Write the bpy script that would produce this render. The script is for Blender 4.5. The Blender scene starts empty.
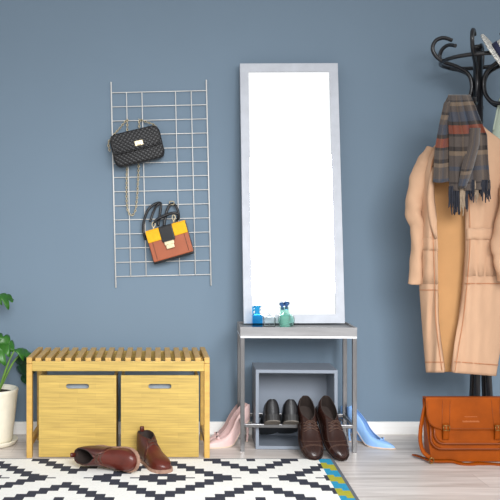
import bpy, bmesh, math, random
from mathutils import Vector, Matrix, Euler
random.seed(7)
C = bpy.context.scene.collection
R = math.radians
PI = math.pi
CAM_Y, CAM_Z, F = -3.97, 0.96, 802.0

def P(px, py, Y):
    """a point of the place: wall at Y = 0, camera side negative"""
    d = Y - CAM_Y
    return Vector(((px - 155) * d / F, Y, CAM_Z + (240 - py) * d / F))

def lin(c):
    return tuple(((v/255)/12.92 if v/255 <= .04045 else ((v/255+.055)/1.055)**2.4) for v in c)

# ------------------------------------------------------------------ materials
class NT:
    def __init__(s, name):
        s.m = bpy.data.materials.new(name); s.m.use_nodes = True
        s.t = s.m.node_tree; s.b = s.t.nodes['Principled BSDF']
    def n(s, typ, **kw):
        nd = s.t.nodes.new(typ)
        for k, v in kw.items():
            if k in nd.inputs: nd.inputs[k].default_value = v
            else: setattr(nd, k, v)
        return nd
    def l(s, a, b): s.t.links.new(a, b)

def mat(name, col, rough=.5, metal=0, var=.08, scale=30, stretch=(1,1,1), bump=0, bscale=200, spec=.5, sheen=0, trans=0, ior=1.45, coat=0):
    k = NT(name); b = k.b
    b.inputs['Roughness'].default_value = rough
    b.inputs['Metallic'].default_value = metal
    b.inputs['Specular IOR Level'].default_value = spec
    b.inputs['Sheen Weight'].default_value = sheen
    b.inputs['Transmission Weight'].default_value = trans
    b.inputs['IOR'].default_value = ior
    b.inputs['Coat Weight'].default_value = coat
    c = lin(col)
    b.inputs['Base Color'].default_value = (*c, 1)
    tc = k.n('ShaderNodeTexCoord')
    if var > 0:
        mp = k.n('ShaderNodeMapping'); mp.inputs['Scale'].default_value = stretch
        k.l(tc.outputs['Object'], mp.inputs['Vector'])
        nz = k.n('ShaderNodeTexNoise', Scale=scale, Detail=4.0)
        k.l(mp.outputs['Vector'], nz.inputs['Vector'])
        rp = k.n('ShaderNodeValToRGB')
        rp.color_ramp.elements[0].position = .3; rp.color_ramp.elements[1].position = .7
        rp.color_ramp.elements[0].color = (*[v*(1-var) for v in c], 1)
        rp.color_ramp.elements[1].color = (*[min(1, v*(1+var)) for v in c], 1)
        k.l(nz.outputs['Fac'], rp.inputs['Fac']); k.l(rp.outputs['Color'], b.inputs['Base Color'])
    if bump > 0:
        nb = k.n('ShaderNodeTexNoise', Scale=bscale, Detail=3.0)
        k.l(tc.outputs['Object'], nb.inputs['Vector'])
        bp = k.n('ShaderNodeBump', Strength=bump, Distance=.003)
        k.l(nb.outputs['Fac'], bp.inputs['Height']); k.l(bp.outputs['Normal'], b.inputs['Normal'])
    return k.m

def bamboo(name, col):
    k = NT(name); b = k.b; b.inputs['Roughness'].default_value = .42
    c = lin(col)
    tc = k.n('ShaderNodeTexCoord')
    sp = k.n('ShaderNodeSeparateXYZ'); k.l(tc.outputs['Object'], sp.inputs[0])
    cb = k.n('ShaderNodeCombineXYZ'); k.l(sp.outputs['X'], cb.inputs['X']); k.l(sp.outputs['Z'], cb.inputs['Y'])
    br = k.n('ShaderNodeTexBrick', Scale=1.0)
    br.inputs['Color1'].default_value = (*[v*.94 for v in c], 1)
    br.inputs['Color2'].default_value = (*[min(1, v*1.06) for v in c], 1)
    br.inputs['Mortar'].default_value = (*[v*.86 for v in c], 1)
    br.inputs['Mortar Size'].default_value = .0006
    br.inputs['Brick Width'].default_value = .16
    br.inputs['Row Height'].default_value = .022
    k.l(cb.outputs[0], br.inputs['Vector'])
    mp = k.n('ShaderNodeMapping'); mp.inputs['Scale'].default_value = (6, 60, 160)
    k.l(tc.outputs['Object'], mp.inputs['Vector'])
    nz = k.n('ShaderNodeTexNoise', Scale=1.0, Detail=5.0); k.l(mp.outputs[0], nz.inputs['Vector'])
    mx = k.n('ShaderNodeMixRGB', blend_type='OVERLAY'); mx.inputs['Fac'].default_value = .5
    k.l(br.outputs['Color'], mx.inputs['Color1']); k.l(nz.outputs['Fac'], mx.inputs['Color2'])
    k.l(mx.outputs[0], b.inputs['Base Color'])
    return k.m

def planks(name, c1, c2, roww, rowh, rough):
    k = NT(name); b = k.b; b.inputs['Roughness'].default_value = rough
    tc = k.n('ShaderNodeTexCoord')
    br = k.n('ShaderNodeTexBrick', Scale=1.0)
    a1, a2 = lin(c1), lin(c2)
    br.inputs['Color1'].default_value = (*a1, 1); br.inputs['Color2'].default_value = (*a2, 1)
    br.inputs['Mortar'].default_value = (*[v*.72 for v in a1], 1)
    br.inputs['Mortar Size'].default_value = .0015
    br.inputs['Brick Width'].default_value = roww; br.inputs['Row Height'].default_value = rowh
    k.l(tc.outputs['Object'], br.inputs['Vector'])
    mp = k.n('ShaderNodeMapping'); mp.inputs['Scale'].default_value = (2.2, 26, 26)
    k.l(tc.outputs['Object'], mp.inputs['Vector'])
    nz = k.n('ShaderNodeTexNoise', Scale=1.0, Detail=6.0, Roughness=.6, Distortion=.6); k.l(mp.outputs[0], nz.inputs['Vector'])
    rp = k.n('ShaderNodeValToRGB')
    rp.color_ramp.elements[0].position = .35; rp.color_ramp.elements[0].color = (.70, .67, .65, 1)
    rp.color_ramp.elements[1].position = .6; rp.color_ramp.elements[1].color = (1, 1, 1, 1)
    k.l(nz.outputs['Fac'], rp.inputs['Fac'])
    mx = k.n('ShaderNodeMixRGB', blend_type='MULTIPLY'); mx.inputs['Fac'].default_value = .95
    k.l(br.outputs['Color'], mx.inputs['Color1']); k.l(rp.outputs['Color'], mx.inputs['Color2'])
    k.l(mx.outputs[0], b.inputs['Base Color'])
    return k.m

def quilted(name, col):
    k = NT(name); b = k.b; b.inputs['Roughness'].default_value = .42
    b.inputs['Base Color'].default_value = (*lin(col), 1)
    tc = k.n('ShaderNodeTexCoord'); sp = k.n('ShaderNodeSeparateXYZ'); k.l(tc.outputs['Object'], sp.inputs[0])
    hs = []
    for op in ('ADD', 'SUBTRACT'):
        a = k.n('ShaderNodeMath', operation=op); k.l(sp.outputs['X'], a.inputs[0]); k.l(sp.outputs['Z'], a.inputs[1])
        m = k.n('ShaderNodeMath', operation='MULTIPLY'); m.inputs[1].default_value = PI/.022; k.l(a.outputs[0], m.inputs[0])
        s = k.n('ShaderNodeMath', operation='SINE'); k.l(m.outputs[0], s.inputs[0])
        q = k.n('ShaderNodeMath', operation='ABSOLUTE'); k.l(s.outputs[0], q.inputs[0])
        hs.append(q)
    mi = k.n('ShaderNodeMath', operation='MULTIPLY'); k.l(hs[0].outputs[0], mi.inputs[0]); k.l(hs[1].outputs[0], mi.inputs[1])
    pw = k.n('ShaderNodeMath', operation='POWER'); pw.inputs[1].default_value = .5; k.l(mi.outputs[0], pw.inputs[0])
    bp = k.n('ShaderNodeBump', Strength=.5, Distance=.004)
    k.l(pw.outputs[0], bp.inputs['Height']); k.l(bp.outputs['Normal'], b.inputs['Normal'])
    return k.m

def plaid(name):
    k = NT(name); b = k.b; b.inputs['Roughness'].default_value = .95; b.inputs['Sheen Weight'].default_value = .2
    tc = k.n('ShaderNodeTexCoord'); sp = k.n('ShaderNodeSeparateXYZ'); k.l(tc.outputs['UV'], sp.inputs[0])
    def ramp(stops, src):
        rp = k.n('ShaderNodeValToRGB'); cr = rp.color_ramp; cr.interpolation = 'CONSTANT'
        while len(cr.elements) > 1: cr.elements.remove(cr.elements[-1])
        cr.elements[0].position = stops[0][0]; cr.elements[0].color = (*lin(stops[0][1]), 1)
        for p, c in stops[1:]:
            e = cr.elements.new(p); e.color = (*lin(c), 1)
        k.l(src, rp.inputs['Fac']); return rp
    G, D, B, O, T = (78,69,64), (34,28,27), (54,63,78), (126,56,32), (118,100,82)
    v = ramp([(0,G),(.10,D),(.13,T),(.18,G),(.24,B),(.34,D),(.38,O),(.47,D),(.50,G),(.57,D),(.60,T),(.63,G),(.72,B),(.76,G),(.88,D),(.91,G)], sp.outputs['Y'])
    u = ramp([(0,G),(.12,D),(.16,G),(.34,T),(.40,G),(.52,B),(.60,D),(.64,G),(.80,T),(.86,G),(.94,D)], sp.outputs['X'])
    mx = k.n('ShaderNodeMixRGB', blend_type='MIX'); mx.inputs['Fac'].default_value = .32
    k.l(v.outputs[0], mx.inputs['Color1']); k.l(u.outputs[0], mx.inputs['Color2'])
    nz = k.n('ShaderNodeTexNoise', Scale=420.0, Detail=2.0); k.l(tc.outputs['Object'], nz.inputs['Vector'])
    ov = k.n('ShaderNodeMixRGB', blend_type='OVERLAY'); ov.inputs['Fac'].default_value = .5
    k.l(mx.outputs[0], ov.inputs['Color1']); k.l(nz.outputs['Fac'], ov.inputs['Color2'])
    k.l(ov.outputs[0], b.inputs['Base Color'])
    bp = k.n('ShaderNodeBump', Strength=.4, Distance=.002); k.l(nz.outputs['Fac'], bp.inputs['Height']); k.l(bp.outputs['Normal'], b.inputs['Normal'])
    return k.m

def woven(name, c1, c2):
    k = NT(name); b = k.b; b.inputs['Roughness'].default_value = .9
    tc = k.n('ShaderNodeTexCoord')
    nz = k.n('ShaderNodeTexVoronoi', Scale=190.0); k.l(tc.outputs['Object'], nz.inputs['Vector'])
    rp = k.n('ShaderNodeValToRGB')
    rp.color_ramp.elements[0].position = .25; rp.color_ramp.elements[0].color = (*lin(c1), 1)
    rp.color_ramp.elements[1].position = .62; rp.color_ramp.elements[1].color = (*lin(c2), 1)
    k.l(nz.outputs['Distance'], rp.inputs['Fac']); k.l(rp.outputs[0], b.inputs['Base Color'])
    bp = k.n('ShaderNodeBump', Strength=.5, Distance=.002); k.l(nz.outputs['Distance'], bp.inputs['Height']); k.l(bp.outputs['Normal'], b.inputs['Normal'])
    return k.m

M = {
 'wall': mat('wall_paint', (112,131,148), .75, var=.015, scale=3, bump=.05, bscale=300),
 'ceiling': mat('ceiling_paint', (235,235,235), .8, var=0),
 'floor': planks('whitewashed_planks', (231,223,217), (222,214,208), 1.3, .17, .35),
 'base': mat('whitewashed_trim', (253,251,248), .5, var=.04, scale=4, stretch=(1,20,20)),
 'bamboo': bamboo('bamboo_board', (190,160,84)),
 'bamboo_d': mat('bamboo_solid', (202,162,86), .42, var=.12, scale=1, stretch=(25,25,60)),
 'bamboo_s': mat('bamboo_slat', (200,160,88), .42, var=.12, scale=1, stretch=(60,12,60)),
 'liner': mat('grey_liner', (150,160,170), .9),
 'rug_w': mat('rug_ivory', (244,243,238), .95, var=.05, scale=150, bump=.5, bscale=350),
 'rug_k': mat('rug_charcoal', (50,53,66), .95, var=.2, scale=150, bump=.5, bscale=350),
 'rug_b': mat('rug_turquoise', (38,150,190), .95, var=.1, scale=150, bump=.5, bscale=350),
 'rug_o': mat('rug_olive', (176,172,50), .95, var=.1, scale=150, bump=.5, bscale=350),
 'rug_g': mat('rug_grey_binding', (100,105,112), .95, var=.1, scale=150),
 'wire': mat('white_wire', (232,230,226), .4, var=0),
 'bright': mat('bright_steel', (232,232,234), .4, metal=.6, var=0),
 'chrome': mat('brushed_steel', (128,127,128), .28, metal=.85, var=.05, scale=20),
 'concrete': mat('grey_wood_top', (146,145,146), .55, var=.14, scale=6, stretch=(1,8,8)),
 'silver': mat('silver_leaf_frame', (186,190,198), .6, metal=.05, var=.07, scale=16, stretch=(1,1,1)),
 'mirror': mat('mirror_glass', (250,252,252), .0, metal=1, var=0),
 'cube': mat('grey_board', (132,140,152), .5, var=.03, scale=10),
 'cube_d': mat('dark_grey_board', (92,95,102), .4, var=.03, scale=10),
 'black_l': mat('black_leather', (24,24,27), .28, var=.1, bump=.15, bscale=500),
 'black_m': mat('black_sole', (30,29,29), .5, var=.1),
 'tread': mat('worn_heel_rubber', (112,106,98), .8, var=.2, scale=90),
 'brown_l': mat('dark_brown_leather', (44,24,19), .26, var=.22, scale=22, bump=.1, bscale=400),
 'brown_s': mat('dark_brown_sole', (40,26,22), .5, var=.1),
 'boot_l': mat('chestnut_leather', (84,33,24), .33, var=.2, scale=18, bump=.1, bscale=400),
 'boot_d': mat('chestnut_quarter_leather', (68,31,27), .4, var=.2, scale=18, bump=.1, bscale=400),
 'boot_s': mat('pale_welt', (158,124,106), .7, var=.15, scale=60),
 'lining_k': mat('dark_lining', (52,42,38), .8, var=.1),
 'lining_b': mat('beige_lining', (222,198,176), .7, var=.05),
 'lace_b': mat('brown_lace', (82,58,47), .7, var=0),
 'stitch': mat('pale_stitching', (128,84,64), .8, var=0),
 'pink': mat('blush_leather', (226,194,190), .35, var=.03),
 'blue_p': mat('sky_blue_leather', (146,188,238), .33, var=.03),
 'gold': mat('gold_metal', (214,200,168), .38, metal=.6, var=0),
 'bead': mat('dark_ornament', (70,60,60), .3, var=0),
 'quilt': quilted('quilted_black_leather', (17,17,20)),
 'tan_l': mat('cognac_leather', (164,88,56), .45, var=.07, scale=20, bump=.1, bscale=500),
 'mustard': mat('mustard_suede', (240,178,30), .8, var=.08, scale=40),
 'satchel': mat('saddle_leather', (142,65,6), .45, var=.2, scale=9, bump=.12, bscale=350, spec=.15),
 'satchel_d': mat('saddle_leather_edge', (124,58,16), .4, var=.1, scale=12),
 'emboss': mat('embossed_leather_mark', (172,98,48), .5, var=0),
 'brass': mat('antique_brass', (150,118,70), .35, metal=.9, var=0),
 'rack': mat('black_lacquer', (24,24,28), .3, var=0, coat=.3),
 'coat': mat('tan_cotton_twill', (196,158,128), .9, var=.06, scale=14, stretch=(1,1,.4), bump=.6, bscale=22),
 'coat_in': mat('ochre_coat_lining', (196,148,98), .85, var=.05, scale=9),
 'seam': mat('rust_topstitch', (186,122,82), .9, var=0),
 'plaid': plaid('plaid_wool'),
 'fringe': mat('navy_wool_fringe', (42,44,53), .95, var=.25, scale=80),
 'fringe_t': mat('beige_wool_fringe', (150,132,112), .95, var=.2, scale=80),
 'sage': mat('sage_cotton', (176,188,172), .9, var=.06, scale=12),
 'hat': woven('speckled_straw', (96,96,96), (236,234,226)),
 'navy': mat('navy_ribbon', (40,44,74), .8, var=.1),
 'pot': mat('cream_ceramic', (242,236,218), .45, var=.04, scale=30),
 'soil': mat('dark_soil', (60,46,36), 1, var=.3, scale=80, bump=.6, bscale=120),
 'leaf': mat('green_leaf', (50,104,32), .35, var=.25, scale=14),
 'leaf_d': mat('dark_green_leaf', (26,70,42), .35, var=.25, scale=14),
 'stem': mat('light_green_stem', (108,150,66), .5, var=.1),
}

def glass(name, col, gloss=.12, frost=0):
    k = NT(name); t = k.t
    out = t.nodes['Material Output']
    tr = k.n('ShaderNodeBsdfTransparent'); tr.inputs['Color'].default_value = (*lin(col), 1)
    gl = k.n('ShaderNodeBsdfGlossy'); gl.inputs['Roughness'].default_value = .02; gl.inputs['Color'].default_value = (1,1,1,1)
    fr = k.n('ShaderNodeLayerWeight'); fr.inputs['Blend'].default_value = gloss
    mx = k.n('ShaderNodeMixShader')
    k.l(fr.outputs['Fresnel'], mx.inputs['Fac']); k.l(tr.outputs[0], mx.inputs[1]); k.l(gl.outputs[0], mx.inputs[2])
    last = mx
    if frost:
        df = k.n('ShaderNodeBsdfDiffuse'); df.inputs['Color'].default_value = (*lin(col), 1)
        last = k.n('ShaderNodeMixShader'); last.inputs['Fac'].default_value = frost
        k.l(mx.outputs[0], last.inputs[1]); k.l(df.outputs[0], last.inputs[2])
    k.l(last.outputs[0], out.inputs['Surface'])
    t.nodes.remove(k.b)
    return k.m
M['blue_g'] = glass('blue_glass', (120,205,238), .08)
M['clear_g'] = glass('clear_glass', (251,253,253), .07)
M['mint_l'] = glass('frosted_mint_glass', (196,242,232), .06, .2)
M['pale_g'] = glass('pale_green_glass', (228,247,243), .07, .04)
M['stopper'] = glass('slate_blue_glass', (135,165,200), .1)

# ------------------------------------------------------------------ mesh helpers
def add_box(bm, c, s, mi=0, bev=0, seg=2, rot=None):
    r = bmesh.ops.create_cube(bm, size=1)
    vs = r['verts']
    bmesh.ops.scale(bm, vec=Vector(s), verts=vs)
    fs = set(f for v in vs for f in v.link_faces)
    if bev > 0:
        es = list(set(e for v in vs for e in v.link_edges))
        g = bmesh.ops.bevel(bm, geom=es, offset=bev, segments=seg, affect='EDGES', profile=.5)
        fs = set(g['faces']) | set(f for f in fs if f.is_valid)
        vs = list(set(v for f in fs for v in f.verts))
    if rot is not None: bmesh.ops.rotate(bm, cent=(0,0,0), matrix=rot, verts=vs)
    bmesh.ops.translate(bm, vec=Vector(c), verts=vs)
    for f in fs: f.material_index = mi
    return vs

def frames(pts, closed=False):
    n = len(pts); T = []
    for i in range(n):
        a = pts[(i-1) % n] if (closed or i > 0) else pts[i]
        b = pts[(i+1) % n] if (closed or i < n-1) else pts[i]
        t = (b-a); T.append(t.normalized() if t.length > 1e-9 else Vector((0,0,1)))
    up = Vector((0,0,1)) if abs(T[0].z) < .9 else Vector((1,0,0))
    N = [(up - T[0]*up.dot(T[0])).normalized()]
    for i in range(1, n):
        v = N[-1] - T[i]*N[-1].dot(T[i]); N.append(v.normalized() if v.length > 1e-9 else N[-1])
    return T, N

def add_tube(bm, pts, r, seg=10, closed=False, mi=0, caps=True):
    pts = [Vector(p) for p in pts]; n = len(pts)
    rs = r if isinstance(r, (list, tuple)) else [r]*n
    T, N = frames(pts, closed); rings = []
    for i in range(n):
        B = T[i].cross(N[i])
        rings.append([bm.verts.new(pts[i] + (N[i]*math.cos(2*PI*k/seg) + B*math.sin(2*PI*k/seg))*rs[i]) for k in range(seg)])
    for i in range(n if closed else n-1):
        a, b = rings[i], rings[(i+1) % n]
        for k in range(seg):
            f = bm.faces.new((a[k], a[(k+1) % seg], b[(k+1) % seg], b[k])); f.material_index = mi; f.smooth = True
    if caps and not closed:
        for g in (list(reversed(rings[0])), rings[-1]):
            f = bm.faces.new(g); f.material_index = mi
    return rings

def add_ribbon(bm, pts, width, thick, hint, mi=0):
    """flat strap: width lies along tangent x hint"""
    pts = [Vector(p) for p in pts]; n = len(pts); rings = []
    ws = width if isinstance(width, (list, tuple)) else [width]*n
    for i in range(n):
        t = (pts[min(i+1, n-1)] - pts[max(i-1, 0)]).normalized()
        h = Vector(hint[i]) if isinstance(hint, list) else Vector(hint)
        b = t.cross(h)
        b = b.normalized() if b.length > 1e-6 else Vector((1,0,0))
        nn = b.cross(t).normalized(); w = ws[i]/2
        rings.append([bm.verts.new(pts[i] + b*sx*w + nn*sy*thick/2) for sx, sy in ((-1,-1),(1,-1),(1,1),(-1,1))])
    for i in range(n-1):
        for k in range(4):
            f = bm.faces.new((rings[i][k], rings[i][(k+1) % 4], rings[i+1][(k+1) % 4], rings[i+1][k])); f.material_index = mi
            f.smooth = k in (0, 2)
    bm.faces.new(list(reversed(rings[0]))).material_index = mi; bm.faces.new(rings[-1]).material_index = mi

def add_lathe(bm, prof, seg=32, mi=0, c=(0,0,0)):
    c = Vector(c); rings = []
    for r, z in prof:
        if r < 1e-5: rings.append([bm.verts.new(c + Vector((0,0,z)))])
        else: rings.append([bm.verts.new(c + Vector((r*math.cos(2*PI*k/seg), r*math.sin(2*PI*k/seg), z))) for k in range(seg)])
    for a, b in zip(rings, rings[1:]):
        for k in range(seg):
            k2 = (k+1) % seg
            if len(a) == 1 and len(b) == 1: continue
            if len(a) == 1: f = bm.faces.new((a[0], b[k2], b[k]))
            elif len(b) == 1: f = bm.faces.new((a[k], a[k2], b[0]))
            else: f = bm.faces.new((a[k], a[k2], b[k2], b[k]))
            f.material_index = mi; f.smooth = True

def add_prism(bm, outline, y0, y1, mi=0, bev=0):
    """outline of (x, z) extruded along y"""
    a = [bm.verts.new((x, y0, z)) for x, z in outline]; b = [bm.verts.new((x, y1, z)) for x, z in outline]
    n = len(a); fs = [bm.faces.new(a), bm.faces.new(list(reversed(b)))]
    for k in range(n): fs.append(bm.faces.new((a[(k+1) % n], a[k], b[k], b[(k+1) % n])))
    for f in fs: f.material_index = mi
    if bev > 0:
        es = [e for e in set(e for f in fs[:2] for e in f.edges)]
        bmesh.ops.bevel(bm, geom=es, offset=bev, segments=3, affect='EDGES', profile=.5)

def spline(pts, n=8, closed=False):
    pts = [Vector(p) for p in pts]; out = []; m = len(pts)
    g = (lambda i: pts[i % m]) if closed else (lambda i: pts[max(0, min(m-1, i))])
    for i in range(m if closed else m-1):
        a, b, c, d = g(i-1), g(i), g(i+1), g(i+2)
        for k in range(n):
            t = k/n
            out.append(.5*((2*b) + (c-a)*t + (2*a-5*b+4*c-d)*t*t + (3*b-a-3*c+d)*t**3))
    if not closed: out.append(pts[-1])
    return out

def thing(name, label, cat, loc=(0,0,0), rot=(0,0,0), group=None, scale=1):
    o = bpy.data.objects.new(name, None); C.objects.link(o)
    o.location = loc; o.rotation_euler = rot; o.empty_display_size = .05
    o.scale = (scale,)*3
    o['label'] = label; o['category'] = cat
    if group: o['group'] = group
    return o

def tag(o, label, cat, group=None, kind=None):
    o['label'] = label; o['category'] = cat
    if group: o['group'] = group
    if kind: o['kind'] = kind
    return o

def obj(name, bm, mats, parent=None, world=False, smooth=None, sub=0, solid=0, offset=-1, label=None, merge=0, inner=False):
    if merge: bmesh.ops.remove_doubles(bm, verts=bm.verts, dist=merge)
    bmesh.ops.recalc_face_normals(bm, faces=bm.faces)
    if world and parent is not None:
        rt = parent
        while rt.parent: rt = rt.parent
        mw = Matrix.Translation(rt.location) @ rt.rotation_euler.to_matrix().to_4x4()
        bmesh.ops.transform(bm, matrix=mw.inverted(), verts=bm.verts)
    me = bpy.data.meshes.new(name); bm.to_mesh(me); bm.free()
    o = bpy.data.objects.new(name, me); C.objects.link(o)
    for m in (mats if isinstance(mats, (list, tuple)) else [mats]): me.materials.append(m)
    if smooth is not None:
        for p in me.polygons: p.use_smooth = smooth
    if sub:
        md = o.modifiers.new('sub', 'SUBSURF'); md.levels = sub; md.render_levels = sub
    if solid:
        md = o.modifiers.new('sol', 'SOLIDIFY'); md.thickness = solid; md.offset = offset
        if inner: md.material_offset = 1
    if parent is not None: o.parent = parent
    if label: o['label'] = label
    return o

def struct(name, bm, m):
    o = obj(name, bm, m); o['kind'] = 'structure'; return o

# ------------------------------------------------------------------ setting
bm = bmesh.new(); add_box(bm, (.35, .06, 1.55), (5.2, .12, 3.3)); struct('wall_back', bm, M['wall'])
bm = bmesh.new(); add_box(bm, (.35, -2.4, -.05), (5.2, 5.0, .1)); struct('floor', bm, M['floor'])
bm = bmesh.new(); add_box(bm, (.35, -.006, .031), (5.2, .012, .062), bev=.002); struct('baseboard_back', bm, M['base'])

# ------------------------------------------------------------------ rug
def rug():
    t = thing('area_rug', 'ivory and charcoal rug of stepped diamonds with a turquoise and olive edge', 'rug', (.03, -.763, 0))
    bm = bmesh.new()
    c, rw, th = .0371, .037, .009
    x1 = 17.9*c; yb = .277
    def centre_dist(i, j):
        best = 99
        for a in range(-3, 3):
            for b in range(-4, 3):
                best = min(best, abs(i-20*a)+abs(j-18*b), abs(i-10-20*a)+abs(j-9-18*b))
        return best
    sh = lambda y: (y)*.05
    def quad(xa, xb, ya, yc, mi):
        v = [bm.verts.new((x + sh(y), y, th)) for x, y in ((xa,ya),(xb,ya),(xb,yc),(xa,yc))]
        bm.faces.new(v).material_index = mi
    i0, j0, j1 = -38, -34, 8
    for j in range(j0, j1):
        subs = {0: [(-.5,-.18),(-.18,.18),(.18,.5)], 1: [(-.5,0),(0,.5)], 8: [(-.5,0),(0,.5)]}.get(j % 9, [(-.5,.5)])
        for s0, s1 in subs:
            thin = (s0 == -.18)
            y0, y1 = (j+s0)*rw, min((j+s1)*rw, yb)
            if y1 <= y0: continue
            run = None
            for i in range(i0, 19):
                n = centre_dist(i, j)
                dk = 1 if n in (1,2,6,7) else 0
                if thin and n in (3, 8): dk = 1
                if ((j % 9 == 1 and s0 < -.1) or (j % 9 == 8 and s1 == .5 and s0 == 0)) and abs((i - (10 if round(j/9) % 2 else 0) + 10) % 20 - 10) in (2, 7): dk = 1
                xa, xb = (i-.5)*c, min((i+.5)*c, x1)
                if xb <= xa: continue
                if run and run[2] == dk: run[1] = xb
                else:
                    if run: quad(run[0], run[1], y0, y1, run[2])
                    run = [xa, xb, dk]
            quad(run[0], run[1], y0, y1, run[2])
    ylo = (j0-.5)*rw
    # edge strip: two offset columns of alternating blocks
    bl = .0885
    for col in range(2):
        xa, xb = x1 + col*.027, x1 + (col+1)*.027
        k = 0; y = yb + .03 - col*.028
        while y > ylo:
            yn = max(ylo, y-bl)
            if min(y, yb) > yn: quad(xa, xb, yn, min(y, yb), 2 if k % 2 == 0 else 3)
            y = yn if yn > ylo else ylo-1; k += 1
    xe = x1 + .054; xl = (i0-.5)*c
    obj('pile', bm, [M['rug_w'], M['rug_k'], M['rug_b'], M['rug_o']], t)
    bm = bmesh.new()
    def prism(pts):
        a = [bm.verts.new((x+sh(y), y, 0)) for x, y in pts]; b = [bm.verts.new((x+sh(y), y, th-.0005)) for x, y in pts]
        bm.faces.new(list(reversed(a))); bm.faces.new(b)
        for q in range(len(a)): bm.faces.new((a[q], a[(q+1) % 4], b[(q+1) % 4], b[q]))
    prism([(xl, ylo), (xe+.014, ylo), (xe+.014, yb+.008), (xl, yb+.008)])
    obj('binding', bm, M['rug_g'], t)
rug()

# ------------------------------------------------------------------ bamboo bench and boxes
def bench():
    X0, X1, Y0, Y1, H = -.566, .241, -.44, -.09, .443
    cx, cy = (X0+X1)/2, (Y0+Y1)/2
    t = thing('storage_bench', 'slatted bamboo bench standing over two bamboo boxes', 'bench', (cx, cy, 0))
    w, dpt = X1-X0, Y1-Y0; p = .024
    for sx in (-1, 1):
        for sy in (-1, 1):
            bm = bmesh.new(); add_box(bm, (sx*(w/2-p/2), sy*(dpt/2-.018), H/2-.0145), (p, .036, H-.029), bev=.002)
            obj('leg', bm, M['bamboo_d'], t)
        bm = bmesh.new(); add_box(bm, (sx*(w/2-p/2), 0, H-.014), (p, dpt, .028), bev=.003); obj('end_rail', bm, M['bamboo_s'], t)
        bm = bmesh.new(); add_box(bm, (sx*(w/2-p/2), 0, .06), (p*.8, dpt-.07, .03), bev=.002); obj('lower_rail', bm, M['bamboo_s'], t)
    for sy in (-1, 1):
        bm = bmesh.new(); add_box(bm, (0, sy*(dpt/2-.012), H-.039), (w-2*p, .02, .044), bev=.002); obj('apron', bm, M['bamboo'], t)
    n = 17
    for k in range(n):
        x = -w/2 + p + (w-2*p)*(k+.62)/(n+.24)
        bm = bmesh.new(); add_box(bm, (x, 0, H-.0095), (.0255, dpt-.004, .015), bev=.002); obj('slat', bm, M['bamboo_s'], t)
bench()

def stadium(w, h, n=8):
    r = h/2; out = []
    for k in range(n+1):
        a = -PI/2 + PI*k/n; out.append((w/2-r + r*math.cos(a), r*math.sin(a)))
    for k in range(n+1):
        a = PI/2 + PI*k/n; out.append((-w/2+r + r*math.cos(a), r*math.sin(a)))
    return out

def storage_box(pxa, pxb, label):
    d = 3.535; xa, xb = (pxa-155)*d/F, (pxb-155)*d/F
    w = xb-xa; h = .363; dp = .20; th = .012
    t = thing('storage_box', label, 'box', ((xa+xb)/2, -.435+dp/2, 0), group='bamboo boxes under the bench')
    bm = bmesh.new()
    outer = [(-w/2,.004),(w/2,.004),(w/2,h),(-w/2,h)]
    inner = [(x, z+h-.048) for x, z in stadium(.102, .022)]
    es = []
    for lp in (outer, inner):
        vs = [bm.verts.new((x, -dp/2, z)) for x, z in lp]
        es += [bm.edges.new((vs[i], vs[(i+1) % len(vs)])) for i in range(len(vs))]
    bmesh.ops.triangle_fill(bm, edges=es, use_beauty=True)
    for f in bm.faces:
        f.normal_update()
    r = bmesh.ops.extrude_face_region(bm, geom=list(bm.faces))
    bmesh.ops.translate(bm, vec=(0, th, 0), verts=[v for v in r['geom'] if isinstance(v, bmesh.types.BMVert)])
    obj('front_panel', bm, M['bamboo'], t)
    bm = bmesh.new(); add_box(bm, (0, dp/2-th/2, h/2-.02), (w, th, h-.05)); obj('back_panel', bm, M['bamboo'], t)
    for s in (-1, 1):
        bm = bmesh.new(); add_box(bm, (s*(w/2-th/2), 0, h/2), (th, dp-2*th, h-.01)); obj('side_panel', bm, M['bamboo'], t)
    bm = bmesh.new(); add_box(bm, (0, 0, .012), (w-2*th, dp-2*th, .012)); obj('base_panel', bm, M['bamboo'], t)
    bm = bmesh.new(); a = .0125
    add_box(bm, (0, -dp/2+.03, h/2-.01), (w-2*th-.004, .003, h-.06)); 
    obj('liner', bm, M['liner'], t)
storage_box(38.8, 116.2, 'bamboo storage box with slot handle in left half of the bench')
storage_box(121, 198.8, 'bamboo storage box with slot handle in right half of the bench')

# ------------------------------------------------------------------ potted plant
def leaf_mesh(L, W, lobes, curl, seed):
    rnd = random.Random(seed); bm = bmesh.new(); n = 56
    rows = []
    for k in range(n+1):
        s = k/n
        wd = W*math.sin(PI*min(1, s*.93+.07))**.75*(1-.35*s)
        notch = abs(math.sin(s*PI*lobes))**.6
        wd *= .30 + .70*notch
        row = []
        for u in (-1, -.66, -.33, 0, .33, .66, 1):
            x = u*wd; y = L*s + abs(u)*wd*.35
            z = -curl*L*s*s + .20*abs(x) - .9*x*x/W + .006*math.sin(9*s+3*u+seed)
            row.append(bm.verts.new((x, y, z)))
        rows.append(row)
    for a, b in zip(rows, rows[1:]):
        for q in range(6): bm.faces.new((a[q], a[q+1], b[q+1], b[q]))
    return bm

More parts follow.
